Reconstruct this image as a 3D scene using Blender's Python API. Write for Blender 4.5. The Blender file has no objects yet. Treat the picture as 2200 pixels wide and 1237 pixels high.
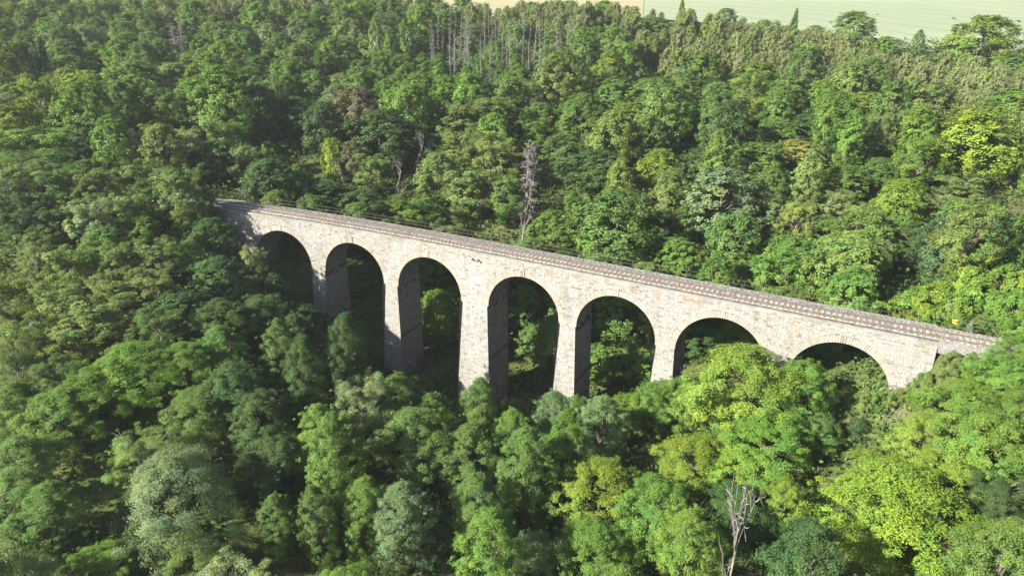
import bpy, math, random
import numpy as np
from mathutils import Matrix, Vector

random.seed(7)
RNG = np.random.default_rng(11)
sc = bpy.context.scene
COL = sc.collection

# ------------------------------------------------------------------ camera, sky, sun, exposure
CAMP = np.array([38.013, -79.359, 29.543]); YAW, PIT, ROL, FPX = 0.4638, 0.3615, 0.0202, 1524.5


def ray(px, py):
    """direction through a pixel of the 2200 x 1237 photograph"""
    a = (px - 1100) / FPX; b = (py - 618.5) / FPX
    cr, sr = math.cos(ROL), math.sin(ROL)
    u = cr * a + sr * b; v = -sr * a + cr * b
    cp, sp = math.cos(PIT), math.sin(PIT)
    y = cp - sp * v; z = -sp - cp * v
    cw, sw = math.cos(YAW), math.sin(YAW)
    return np.array([cw * u - sw * y, sw * u + cw * y, z])


def project(p):
    d = np.asarray(p, float) - CAMP
    cw, sw = math.cos(YAW), math.sin(YAW)
    x = cw * d[0] + sw * d[1]; y = -sw * d[0] + cw * d[1]; z = d[2]
    cp, sp = math.cos(PIT), math.sin(PIT)
    fw = y * cp - z * sp; up = y * sp + z * cp
    if fw < 1: return (-9999, -9999, fw)
    u = x / fw; v = -up / fw
    cr, sr = math.cos(ROL), math.sin(ROL)
    return (1100 + FPX * (cr * u - sr * v), 618.5 + FPX * (sr * u + cr * v), fw)


fwd = ray(1100, 618.5); rgt = ray(1100 + FPX, 618.5) - fwd; up_ = fwd - ray(1100, 618.5 + FPX)
FH = fwd[:2] / np.linalg.norm(fwd[:2]); RH = np.array([FH[1], -FH[0]])
cam_d = bpy.data.cameras.new('camera'); cam = bpy.data.objects.new('camera', cam_d); COL.objects.link(cam)
cam_d.sensor_width = 36; cam_d.lens = FPX / 2200 * 36; cam_d.clip_start = 0.5; cam_d.clip_end = 6000
M = Matrix.Identity(4)
for i in range(3):
    M[i][0] = rgt[i]; M[i][1] = up_[i]; M[i][2] = -fwd[i]; M[i][3] = CAMP[i]
cam.matrix_world = M
sc.camera = cam

SUN_EL = math.radians(28); SUN_H = np.array([-0.60, -0.80]); SUN_H /= np.linalg.norm(SUN_H)
world = bpy.data.worlds.new('World'); sc.world = world; world.use_nodes = True
nt = world.node_tree; nt.nodes.clear()
sky = nt.nodes.new('ShaderNodeTexSky'); sky.sky_type = 'NISHITA'; sky.sun_disc = False
sky.sun_elevation = SUN_EL; sky.sun_rotation = math.atan2(SUN_H[0], SUN_H[1]); sky.dust_density = 1.5
bg = nt.nodes.new('ShaderNodeBackground'); bg.inputs[1].default_value = 0.056
wo = nt.nodes.new('ShaderNodeOutputWorld')
nt.links.new(sky.outputs[0], bg.inputs[0]); nt.links.new(bg.outputs[0], wo.inputs[0])
sun_d = bpy.data.lights.new('sun', 'SUN'); sun_d.energy = 5.0; sun_d.angle = math.radians(0.5); sun_d.color = (1.0, 0.92, 0.79)
sun = bpy.data.objects.new('sun', sun_d); COL.objects.link(sun)
ld = Vector((-SUN_H[0] * math.cos(SUN_EL), -SUN_H[1] * math.cos(SUN_EL), -math.sin(SUN_EL)))
sun.rotation_euler = ld.to_track_quat('-Z', 'Y').to_euler(); sun.location = (-60, -90, 90)
sc.view_settings.view_transform = 'Standard'; sc.view_settings.look = 'None'
sc.view_settings.gamma = 1; sc.view_settings.use_curve_mapping = False
sc.view_settings.exposure = 1.83
sc.render.engine = 'CYCLES'
sc.cycles.use_denoising = True
sc.cycles.max_bounces = 6; sc.cycles.diffuse_bounces = 3; sc.cycles.transmission_bounces = 3; sc.cycles.glossy_bounces = 2


# ------------------------------------------------------------------ mesh helpers
def mesh_np(name, V, Q=None, T=None, mat=None, tint=None, smooth=False):
    """mesh from arrays: V (n,3), quads Q (m,4), tris T (k,3), tint per vertex (n,3)"""
    V = np.asarray(V, np.float32)
    parts = []; tot = []; 
    if Q is not None and len(Q): parts.append(np.asarray(Q, np.int32).ravel()); tot.append(np.full(len(Q), 4, np.int32))
    if T is not None and len(T): parts.append(np.asarray(T, np.int32).ravel()); tot.append(np.full(len(T), 3, np.int32))
    li = np.concatenate(parts); lt = np.concatenate(tot); ls = np.concatenate([[0], np.cumsum(lt)[:-1]]).astype(np.int32)
    me = bpy.data.meshes.new(name)
    me.vertices.add(len(V)); me.vertices.foreach_set('co', V.ravel())
    me.loops.add(len(li)); me.loops.foreach_set('vertex_index', li)
    me.polygons.add(len(lt)); me.polygons.foreach_set('loop_start', ls)
    me.polygons.foreach_set('loop_total', lt)
    me.polygons.foreach_set('use_smooth', np.full(len(lt), bool(smooth)))
    me.update(calc_edges=True)
    if tint is not None:
        a = me.attributes.new('tint', 'FLOAT_COLOR', 'POINT')
        c = np.ones((len(V), 4), np.float32); c[:, :3] = tint
        a.data.foreach_set('color', c.ravel())
    if mat: me.materials.append(mat)
    return me


class MB:
    """collects pieces into one mesh"""
    def __init__(s): s.V = []; s.Q = []; s.T = []; s.C = []; s.n = 0

    def add(s, V, Q=None, T=None, tint=(1, 1, 1)):
        V = np.asarray(V, float)
        if Q is not None and len(Q): s.Q.append(np.asarray(Q) + s.n)
        if T is not None and len(T): s.T.append(np.asarray(T) + s.n)
        s.V.append(V); s.C.append(np.broadcast_to(np.asarray(tint, float), (len(V), 3))); s.n += len(V)

    def mesh(s, name, mat, smooth=False):
        return mesh_np(name, np.concatenate(s.V), np.concatenate(s.Q) if s.Q else None,
                       np.concatenate(s.T) if s.T else None, mat, np.concatenate(s.C), smooth)


BOXQ = np.array([[0, 3, 2, 1], [4, 5, 6, 7], [0, 1, 5, 4], [1, 2, 6, 5], [2, 3, 7, 6], [3, 0, 4, 7]])


def tube(mb, pts, rad, n=6, tint=(1, 1, 1)):
    pts = np.asarray(pts, float); rad = np.asarray(rad, float); k = len(pts)
    d = np.gradient(pts, axis=0); d /= np.linalg.norm(d, axis=1)[:, None] + 1e-9
    ref = np.where(np.abs(d[:, 2:3]) > 0.9, np.array([[1.0, 0, 0]]), np.array([[0, 0, 1.0]]))
    a = np.cross(d, ref); a /= np.linalg.norm(a, axis=1)[:, None] + 1e-9; b = np.cross(d, a)
    an = np.arange(n) * 2 * math.pi / n
    V = pts[:, None] + rad[:, None, None] * (np.cos(an)[None, :, None] * a[:, None] + np.sin(an)[None, :, None] * b[:, None])
    V = V.reshape(-1, 3); Q = []
    for i in range(k - 1):
        for j in range(n):
            Q.append((i * n + j, i * n + (j + 1) % n, (i + 1) * n + (j + 1) % n, (i + 1) * n + j))
    mb.add(V, Q, tint=tint)


def obj(name, me, parent=None, **props):
    o = bpy.data.objects.new(name, me); COL.objects.link(o)
    if parent: o.parent = parent
    for k, v in props.items(): o[k] = v
    return o


def empty(name, loc=(0, 0, 0), **props):
    o = bpy.data.objects.new(name, None); COL.objects.link(o); o.location = loc; o.empty_display_size = 0.5
    for k, v in props.items(): o[k] = v
    return o


# ------------------------------------------------------------------ materials
def new_mat(name):
    m = bpy.data.materials.new(name); m.use_nodes = True; t = m.node_tree; t.nodes.clear()
    out = t.nodes.new('ShaderNodeOutputMaterial'); p = t.nodes.new('ShaderNodeBsdfPrincipled')
    t.links.new(p.outputs[0], out.inputs[0]); return m, t, p, out


def N(t, kind, **kw):
    n = t.nodes.new(kind)
    for k, v in kw.items(): setattr(n, k, v)
    return n


def mixc(t, a, b, fac, mode='MIX'):
    n = N(t, 'ShaderNodeMix', data_type='RGBA', blend_type=mode)
    for sock, v in ((n.inputs[0], fac), (n.inputs[6], a), (n.inputs[7], b)):
        if hasattr(v, 'is_linked'): t.links.new(v, sock)
        elif isinstance(v, (int, float)): sock.default_value = v
        else: sock.default_value = (*v, 1)
    return n.outputs[2]


def noise(t, scale, detail=4, rough=0.6, coord='Object', vec=None):
    tc = N(t, 'ShaderNodeTexCoord'); n = N(t, 'ShaderNodeTexNoise')
    n.inputs['Scale'].default_value = scale; n.inputs['Detail'].default_value = detail; n.inputs['Roughness'].default_value = rough
    t.links.new(vec if vec else tc.outputs[coord], n.inputs['Vector']); return n.outputs[0]


def ramp(t, src, stops):
    r = N(t, 'ShaderNodeValToRGB'); e = r.color_ramp.elements
    while len(e) < len(stops): e.new(0.5)
    for i, (p, c) in enumerate(stops):
        e[i].position = p; e[i].color = (*c, 1) if not isinstance(c, (int, float)) else (c, c, c, 1)
    t.links.new(src, r.inputs[0]); return r.outputs[0]


def bump(t, p, src, strength, dist):
    b = N(t, 'ShaderNodeBump'); b.inputs['Strength'].default_value = strength; b.inputs['Distance'].default_value = dist
    t.links.new(src, b.inputs['Height']); t.links.new(b.outputs[0], p.inputs['Normal'])


def leaf_material():
    m, t, p, out = new_mat('leaf')
    oi = N(t, 'ShaderNodeObjectInfo'); at = N(t, 'ShaderNodeAttribute', attribute_name='tint')
    c = mixc(t, oi.outputs['Color'], at.outputs['Color'], 1.0, 'MULTIPLY')
    t.links.new(c, p.inputs['Base Color']); p.inputs['Roughness'].default_value = 0.62
    p.inputs['Specular IOR Level'].default_value = 0.28
    tr = N(t, 'ShaderNodeBsdfTranslucent')
    t.links.new(mixc(t, c, (1.15, 1.12, 0.6), 1.0, 'MULTIPLY'), tr.inputs[0])
    mx = N(t, 'ShaderNodeMixShader'); mx.inputs[0].default_value = 0.32
    t.links.new(p.outputs[0], mx.inputs[1]); t.links.new(tr.outputs[0], mx.inputs[2]); t.links.new(mx.outputs[0], out.inputs[0])
    return m


def simple(name, c1, c2, scale, rough=0.85, bstr=0.0, bdist=0.02, use_tint=False, coord='Object', spec=0.3, metal=0.0):
    m, t, p, out = new_mat(name)
    n = noise(t, scale, 5, 0.65, coord)
    c = mixc(t, c1, c2, ramp(t, n, [(0.35, 0.0), (0.65, 1.0)]))
    if use_tint:
        at = N(t, 'ShaderNodeAttribute', attribute_name='tint'); c = mixc(t, c, at.outputs['Color'], 1.0, 'MULTIPLY')
    t.links.new(c, p.inputs['Base Color']); p.inputs['Roughness'].default_value = rough
    p.inputs['Specular IOR Level'].default_value = spec; p.inputs['Metallic'].default_value = metal
    if bstr: bump(t, p, n, bstr, bdist)
    return m


LEAF = leaf_material()
BARK = simple('bark', (0.06, 0.05, 0.04), (0.12, 0.105, 0.085), 3.0, 0.9, 0.6, 0.03)
PALEBARK = simple('pale_bark', (0.10, 0.085, 0.065), (0.2, 0.175, 0.14), 2.0, 0.9, 0.5, 0.03)
DEADWOOD = simple('dead_wood', (0.125, 0.118, 0.108), (0.215, 0.205, 0.19), 2.0, 0.9)
BIRCH = simple('birch_bark', (0.45, 0.44, 0.41), (0.6, 0.58, 0.55), 1.2, 0.8)
def stone_material():
    m, t, p, out = new_mat('stone')
    tc = N(t, 'ShaderNodeTexCoord'); mp = N(t, 'ShaderNodeMapping'); mp.inputs['Scale'].default_value = (0.9, 0.9, 0.10)
    t.links.new(tc.outputs['Object'], mp.inputs[0])
    n = noise(t, 1.6, 6, 0.7); st = noise(t, 1.0, 5, 0.7, vec=mp.outputs[0]); big = noise(t, 0.16, 4, 0.6); fine = noise(t, 14.0, 4, 0.7)
    c = mixc(t, (0.245, 0.246, 0.238), (0.318, 0.319, 0.307), ramp(t, n, [(0.3, 0.0), (0.7, 1.0)]))
    c = mixc(t, c, mixc(t, c, (0.66, 0.65, 0.63), 1.0, 'MULTIPLY'), ramp(t, st, [(0.50, 0.0), (0.72, 0.9)]))
    c = mixc(t, c, mixc(t, c, (0.93, 0.90, 0.86), 1.0, 'MULTIPLY'), ramp(t, big, [(0.42, 0.0), (0.62, 1.0)]))
    c = mixc(t, c, mixc(t, c, (0.78, 0.78, 0.78), 1.0, 'MULTIPLY'), ramp(t, fine, [(0.5, 0.0), (0.75, 1.0)]))
    at = N(t, 'ShaderNodeAttribute', attribute_name='tint'); c = mixc(t, c, at.outputs['Color'], 1.0, 'MULTIPLY')
    t.links.new(c, p.inputs['Base Color']); p.inputs['Roughness'].default_value = 0.93; p.inputs['Specular IOR Level'].default_value = 0.2
    bump(t, p, n, 0.12, 0.01); return m


STONE = stone_material()
JOINT = simple('mortar', (0.105, 0.101, 0.094), (0.15, 0.145, 0.137), 3.0, 0.95, 0.1, 0.01, use_tint=True)
COPING = simple('coping_stone', (0.155, 0.15, 0.138), (0.245, 0.238, 0.222), 0.8, 0.92, 0.3, 0.02, use_tint=True)
BALLAST = simple('ballast_bed', (0.11, 0.103, 0.094), (0.22, 0.207, 0.19), 9.0, 0.95, 0.8, 0.06)
GRAVEL = simple('ballast_stone', (0.155, 0.147, 0.136), (0.25, 0.238, 0.222), 1.3, 0.95, use_tint=True)
SLEEPER = simple('sleeper_concrete', (0.33, 0.305, 0.285), (0.42, 0.395, 0.37), 2.5, 0.9, 0.2, 0.01, use_tint=True)
RUST = simple('rusty_rail', (0.085, 0.064, 0.055), (0.13, 0.10, 0.086), 4.0, 0.75)
RAILHEAD = simple('rail_head_steel', (0.30, 0.25, 0.22), (0.36, 0.31, 0.27), 4.0, 0.45, metal=0.4)
PAINT = simple('brown_railing_paint', (0.05, 0.038, 0.033), (0.085, 0.062, 0.052), 5.0, 0.7)
YELLOW = simple('yellow_paint', (0.68, 0.55, 0.03), (0.72, 0.6, 0.05), 5.0, 0.6)


def ground_material():
    m, t, p, out = new_mat('woodland_ground')
    a = noise(t, 0.09, 5, 0.6); b = noise(t, 0.7, 5, 0.7)
    c = ramp(t, b, [(0.25, (0.035, 0.04, 0.018)), (0.5, (0.06, 0.085, 0.022)), (0.75, (0.12, 0.12, 0.05))])
    c = mixc(t, c, ramp(t, b, [(0.3, (0.05, 0.042, 0.03)), (0.7, (0.11, 0.095, 0.065))]), ramp(t, a, [(0.5, 0.0), (0.68, 0.8)]))
    t.links.new(c, p.inputs['Base Color']); p.inputs['Roughness'].default_value = 0.95
    p.inputs['Specular IOR Level'].default_value = 0.1
    bump(t, p, b, 0.8, 0.25); return m


def field_material(name, c1, c2, ang):
    m, t, p, out = new_mat(name)
    tc = N(t, 'ShaderNodeTexCoord'); mp = N(t, 'ShaderNodeMapping')
    mp.inputs['Rotation'].default_value = (0, 0, ang); mp.inputs['Scale'].default_value = (0.012, 0.30, 0.3)
    t.links.new(tc.outputs['Object'], mp.inputs[0])
    n = noise(t, 1.0, 5, 0.65, vec=mp.outputs[0]); n2 = noise(t, 0.015, 3, 0.5)
    c = mixc(t, c1, c2, ramp(t, n, [(0.35, 0.0), (0.65, 1.0)]))
    c = mixc(t, c, mixc(t, c, (0.85, 0.95, 0.8), 1.0, 'MULTIPLY'), n2)
    m2 = N(t, 'ShaderNodeMapping'); m2.inputs['Rotation'].default_value = (0, 0, ang); t.links.new(tc.outputs['Object'], m2.inputs[0])
    wv = N(t, 'ShaderNodeTexWave', wave_type='BANDS', bands_direction='Y'); wv.inputs['Scale'].default_value = 0.0145; wv.inputs['Distortion'].default_value = 0.6; wv.inputs['Detail Scale'].default_value = 0.05
    t.links.new(m2.outputs[0], wv.inputs['Vector'])
    c = mixc(t, c, mixc(t, c, (0.86, 0.88, 0.83), 1.0, 'MULTIPLY'), ramp(t, wv.outputs[1], [(0.90, 0.0), (0.985, 1.0)]))
    t.links.new(c, p.inputs['Base Color']); p.inputs['Roughness'].default_value = 0.9
    p.inputs['Specular IOR Level'].default_value = 0.15
    bump(t, p, noise(t, 3.0, 3, 0.7), 0.6, 0.15); return m


GROUND = ground_material()
WHEAT = field_material('green_wheat', (0.205, 0.245, 0.165), (0.265, 0.295, 0.21), 0.5)
STRAW = field_material('ripe_barley', (0.28, 0.25, 0.16), (0.32, 0.29, 0.19), 0.3)

# ------------------------------------------------------------------ viaduct frame: s along the front face, t inwards, z up (0 = coping)
GRAD, KAP, S0 = -0.0164, -0.0030, -8.75
WID = 5.3; ARCH_R = 5.25; CROWN = 2.164; PITCH = 13.0; EXTRA = 1.86
ARC = [-3 * PITCH - EXTRA, -2 * PITCH - EXTRA, -PITCH - EXTRA, 0.0, PITCH, 2 * PITCH, 3 * PITCH]
SPR = -CROWN - ARCH_R
S_L, S_R = -54.6, 47.6


def vp(s, t, z):
    """viaduct coordinates -> world (arrays allowed)"""
    s = np.asarray(s, float); t = np.asarray(t, float); z = np.asarray(z, float)
    a = np.where(s < S0, (s - S0) * KAP, 0.0)
    bx = np.where(s < S0, S0 + np.sin(a) / KAP, s); by = np.where(s < S0, (1 - np.cos(a)) / KAP, 0.0)
    return np.stack([bx - np.sin(a) * t, by + np.cos(a) * t, z + GRAD * s + 0 * t], -1)


def vinv(x, y):
    """world -> viaduct s, t (good enough near the line)"""
    s = np.asarray(x, float).copy(); y = np.asarray(y, float); x0 = np.asarray(x, float)
    for _ in range(3):
        a = np.where(s < S0, (s - S0) * KAP, 0.0)
        bx = np.where(s < S0, S0 + np.sin(a) / KAP, s); by = np.where(s < S0, (1 - np.cos(a)) / KAP, 0.0)
        s = s + (x0 - bx) * np.cos(a) + (y - by) * np.sin(a)
    a = np.where(s < S0, (s - S0) * KAP, 0.0)
    bx = np.where(s < S0, S0 + np.sin(a) / KAP, s); by = np.where(s < S0, (1 - np.cos(a)) / KAP, 0.0)
    return s, -(x0 - bx) * np.sin(a) + (y - by) * np.cos(a)


# ------------------------------------------------------------------ terrain
def at_dist(px, py, d):
    r = ray(px, py); return CAMP + r * (d / (r[:2] @ FH))


CANOPY = [(50, 300, 120), (250, 300, 115), (50, 450, 100), (300, 450, 95), (420, 410, 104), (50, 600, 85), (300, 620, 80), (50, 800, 68), (300, 800, 66),
          (500, 700, 75), (50, 1000, 56), (300, 1050, 54), (50, 1220, 48), (400, 1220, 47), (620, 900, 64), (620, 1150, 52), (850, 900, 66), (850, 1150, 52),
          (1100, 950, 66), (1100, 1200, 50), (1400, 1000, 60), (1400, 1200, 50), (1560, 850, 68), (2050, 850, 58), (2050, 1000, 52), (2150, 760, 62),
          (1850, 1150, 46), (2150, 1200, 42),
          (600, 380, 125), (900, 420, 125), (1300, 480, 115), (1700, 500, 110), (2100, 500, 105),
          (100, 200, 160), (500, 230, 155), (900, 300, 150), (1300, 330, 140), (1700, 350, 130), (2100, 320, 125),
          (100, 80, 215), (500, 100, 215), (900, 150, 200), (1300, 170, 195), (1700, 200, 180), (2100, 200, 170),
          (100, 5, 270), (500, 5, 275), (900, 20, 290), (1300, 30, 270), (1700, 80, 240), (2100, 130, 225)]
CP = []
for px, py, d in CANOPY:
    p = at_dist(px, py, d); h = 7.0 if d < 130 else (6.0 if py > 150 else 5.0)
    CP.append((p[0], p[1], p[2] - h))
for px, py, d, dz in [(1850, 950, 66, 0.3), (2190, 5, 430, 0), (1700, 5, 420, 0), (1300, -5, 430, 0), (2190, 90, 270, 0), (1800, 60, 290, 0), (2500, 60, 330, 0),
                      (900, -8, 430, 0), (400, -20, 430, 0), (0, -20, 400, 0), (-500, 20, 300, 0), (1100, -60, 800, 0), (2200, -60, 800, 0), (0, -70, 800, 0),
                      (1500, -45, 560, 0), (2000, -40, 560, 0), (2600, -40, 600, 0)]:
    p = at_dist(px, py, d); CP.append((p[0], p[1], p[2] - dz))
for s, t, z in [(-58, -8, -5.5), (-47, -2, -7.5), (-47, 6, -8), (-37, 0, -16), (-22, 0, -22), (-7, 0, -24), (7, 0, -22.5), (20, 0, -18), (20, 8, -18), (33.7, 0, -9.5),
                (43.5, -1, -5.8), (43.5, 6, -6.0), (49, -4.5, -4.2), (56, -6, -3.5), (54, 12, 1.0), (60, 20, 3.5), (70, 14, 3.0), (52, 20, 0.5), (-8, 12, -23), (7, 14, -21), (-25, 12, -19), (-40, 14, -10),
                (-56, 12, -2.5), (30, 14, -11), (40, 14, -6), (-70, 9, -1), (75, -5, -2), (-85, -4, -1), (-8, 25, -16)]:
    p = vp(s, t, z); CP.append((p[0], p[1], float(p[2])))
for u, v, z in [(-60, 0, -4), (60, 0, -4), (0, 0, -14), (0, -100, -8), (-150, -50, 0), (150, -50, 0), (-250, 100, 10), (140, 100, 6), (250, 250, 25), (500, 500, 55), (-500, 500, 50),
                (0, 1600, 160), (-1500, 1500, 170), (1500, 1500, 170), (-300, 260, 30)]:
    w = CAMP[:2] + RH * u + FH * v; CP.append((w[0], w[1], z))
CP = np.array(CP); CK = 9.0
_D = np.sqrt(((CP[:, None, :2] - CP[None, :, :2]) ** 2).sum(-1) + CK * CK)
_A = np.zeros((len(CP) + 1,) * 2); _A[:-1, :-1] = _D - np.eye(len(CP)) * 2.0; _A[-1, :-1] = 1; _A[:-1, -1] = 1
_W = np.linalg.solve(_A, np.concatenate([CP[:, 2], [0]]))


def smooth01(x): x = np.clip(x, 0, 1); return x * x * (3 - 2 * x)


def ground(x, y):
    x = np.atleast_1d(np.asarray(x, float)); y = np.atleast_1d(np.asarray(y, float)); sh = x.shape
    x = x.ravel(); y = y.ravel(); z = np.empty(len(x))
    for i in range(0, len(x), 20000):
        d = np.sqrt((x[i:i + 20000, None] - CP[:, 0]) ** 2 + (y[i:i + 20000, None] - CP[:, 1]) ** 2 + CK * CK)
        z[i:i + 20000] = d @ _W[:-1] + _W[-1]
    amp = np.clip((260 - ((x - CAMP[0]) * FH[0] + (y - CAMP[1]) * FH[1])) / 60, 0, 1)
    z += amp * 0.35 * np.sin(x * 0.31 + 1.3 * np.sin(y * 0.21)) + amp * 0.3 * np.sin(y * 0.37 + 1.1 * np.sin(x * 0.17))
    # the railway formation beyond the two abutments
    s, t = vinv(x, y)
    out = np.maximum(smooth01((S_L + 1.0 - s) / 2.0), smooth01((s - S_R + 0.6) / 1.6)) * (np.abs(s) < 140)
    form = np.interp(t, [-5.5, -2.0, -0.6, 0.5, 1.0, 4.6, 6.2], [-4.2, -1.5, -0.55, 0.0, 0.1, -0.1, -0.75]) - 0.12 + GRAD * s
    tl = np.where(s > 0, -5.0, -2.0)
    f = out * smooth01((t - tl + 4.0) / 4.0) * (1 - smooth01((t - 6.0) / 5.0))
    z = z * (1 - f) + form * f
    # keep soil below the deck on the bridge itself
    br = (s > S_L) & (s < S_R) & (t > -2.5) & (t < WID + 2.5)
    z = np.where(br, np.minimum(z, GRAD * s - 1.2), z)
    return z.reshape(sh)


def gz(x, y): return float(ground(x, y)[0])


vs = np.concatenate([np.arange(-150, 20, 6.0), np.arange(20, 130, 1.6), np.arange(130, 320, 3.5), 320 * 1.055 ** np.arange(0, 17)])
us = np.sign(np.linspace(-1, 1, 181)) * np.abs(np.linspace(-1, 1, 181)) ** 1.25
VV, UU = np.meshgrid(vs, us, indexing='ij'); UU = UU * (np.maximum(VV, 0) * 0.95 + 140)
GX = CAMP[0] + RH[0] * UU + FH[0] * VV; GY = CAMP[1] + RH[1] * UU + FH[1] * VV
GZ = ground(GX, GY)


def grid_q(n, m):
    i, j = np.meshgrid(np.arange(n - 1), np.arange(m - 1), indexing='ij'); a = (i * m + j).ravel()
    return np.stack([a, a + 1, a + m + 1, a + m], 1)


obj('ground', mesh_np('ground', np.stack([GX, GY, GZ], -1).reshape(-1, 3), grid_q(*GX.shape)[:, ::-1], mat=GROUND, smooth=True), kind='structure')


def ground_hit(px, py, h=0.0, dmin=30.0, dmax=900.0):
    """first point along the pixel's ray that lies h above the ground"""
    r = ray(px, py); r = r / (r[:2] @ FH)
    t = np.concatenate([np.arange(dmin, 320, 0.7), np.arange(320, dmax, 4.0)])
    P = CAMP + r * t[:, None]
    hit = np.nonzero(P[:, 2] < ground(P[:, 0], P[:, 1]) + h)[0]
    return P[hit[0]] if len(hit) else P[-1]


def field(name, mat, edge, far, label):
    """a crop sheet behind the wood: edge = [(px, distance)], reaching out to distance far"""
    pxs = np.linspace(edge[0][0], edge[-1][0], 70); d0 = np.interp(pxs, [e[0] for e in edge], [e[1] for e in edge])
    rows = np.linspace(0, 1, 60) ** 1.5; X = np.zeros((60, 70)); Y = X.copy()
    for j, (p, d) in enumerate(zip(pxs, d0)):
        r = ray(p, 60); r = r[:2] / (r[:2] @ FH)
        dd = d + (far - d) * rows; X[:, j] = CAMP[0] + r[0] * dd; Y[:, j] = CAMP[1] + r[1] * dd
    Z = ground(X, Y) + 0.5
    obj(name, mesh_np(name, np.stack([X, Y, Z], -1).reshape(-1, 3), grid_q(60, 70)[:, ::-1], mat=mat, smooth=True), kind='structure')


field('field', WHEAT, [(1380, 300), (1600, 285), (1800, 268), (2060, 248), (2200, 240), (2900, 235)], 700, '')
field('field', STRAW, [(820, 310), (1000, 305), (1379, 300)], 700, '')

# ------------------------------------------------------------------ the viaduct
REX = ARCH_R + 0.82
viaduct = empty('stone_viaduct', (0, 0, 0), label='pale stone railway viaduct of seven round arches crossing the wooded valley', category='viaduct')


def tap(z): return 0.034 * np.maximum(SPR - np.asarray(z, float), 0)


def bat(z): return 0.022 * np.maximum(SPR - np.asarray(z, float), 0)


def base_z(s, t):
    p = vp(s, t, 0.0); return gz(p[0], p[1]) - float(p[2]) - 1.0


def spans(z, r):
    """solid intervals of the front face at height z"""
    if z >= SPR:
        h = math.sqrt(max(0.0, r * r - (z - SPR) ** 2)); g = [h] * 7
        cut = [(c - h, c + h) for c in ARC]
    else:
        k = float(tap(z)); cut = [(c - ARCH_R + k, c + ARCH_R - k) for c in ARC]
    e = [S_L]
    for a, b in cut: e += [a, b]
    e.append(S_R)
    return [(e[i], e[i + 1]) for i in range(0, len(e), 2)]


PIER_S = [0.5 * (ARC[k] + ARC[k + 1]) for k in range(6)]
PIER_BOT = [base_z(s, 2.6) for s in PIER_S]
ABUT_BOT = [-13.0, -9.0]
BOT = [ABUT_BOT[0]] + PIER_BOT + [ABUT_BOT[1]]


def tone(n, dark=0.07):
    """stone colours: warm white, grey, pinkish and a few dark ones"""
    v = RNG.normal(1.0, 0.09, n)[:, None]; c = np.ones((n, 3)) * v
    k = RNG.random(n)
    c = np.where((k < 0.22)[:, None], c * np.array([0.93, 0.97, 1.04]), c)
    c = np.where((k > 0.80)[:, None], c * np.array([1.05, 0.98, 0.93]), c)
    c = np.where((RNG.random(n) < dark)[:, None], c * 0.66, c)
    return np.clip(c, 0.3, 1.6)


class Stones:
    """frustum-shaped stones on a curved face; surf(u, v, off) -> world"""
    def __init__(s): s.V = []; s.C = []

    def add(s, surf, quads, tint, gap=0.012, lo=0.006, hi=0.022):
        q = np.asarray(quads, float)              # (n,4,2)
        n = len(q); cen = q.mean(1, keepdims=True); d = q - cen
        L = np.maximum(np.abs(d), 1e-3)
        b = cen + np.sign(d) * np.maximum(L - gap, 0.02); tp = cen + np.sign(d) * np.maximum(L - gap - 0.02, 0.012)
        h = RNG.uniform(lo, hi, n)[:, None] * np.ones((1, 4)) + RNG.uniform(-0.005, 0.005, (n, 4))
        B = surf(b[..., 0], b[..., 1], np.full((n, 4), -0.01)); T = surf(tp[..., 0], tp[..., 1], h)
        s.V.append(np.concatenate([B, T], 1)); s.C.append(np.asarray(tint))

    def mesh(s, name, mat, sel=None):
        V = np.concatenate(s.V); C = np.concatenate(s.C)
        if sel is not None: V = V[sel]; C = C[sel]
        n = len(V); F = BOXQ[1:][None] + (np.arange(n) * 8)[:, None, None]
        return mesh_np(name, V.reshape(-1, 3), F.reshape(-1, 4), mat=mat, tint=np.repeat(C, 8, 0))


def front(s, z, off): return vp(s, -off - bat(z), z)


def cut_len(a, b, lo, hi):
    """cut points (0..1) of a course"""
    L = b - a
    if L < 0.12: return None
    c = [0.0]
    while c[-1] < L - 1e-6: c.append(c[-1] + random.uniform(lo, hi))
    c[-1] = L
    if len(c) > 2 and c[-1] - c[-2] < 0.2: c.pop(-2)
    return np.array(c) / L


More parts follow.
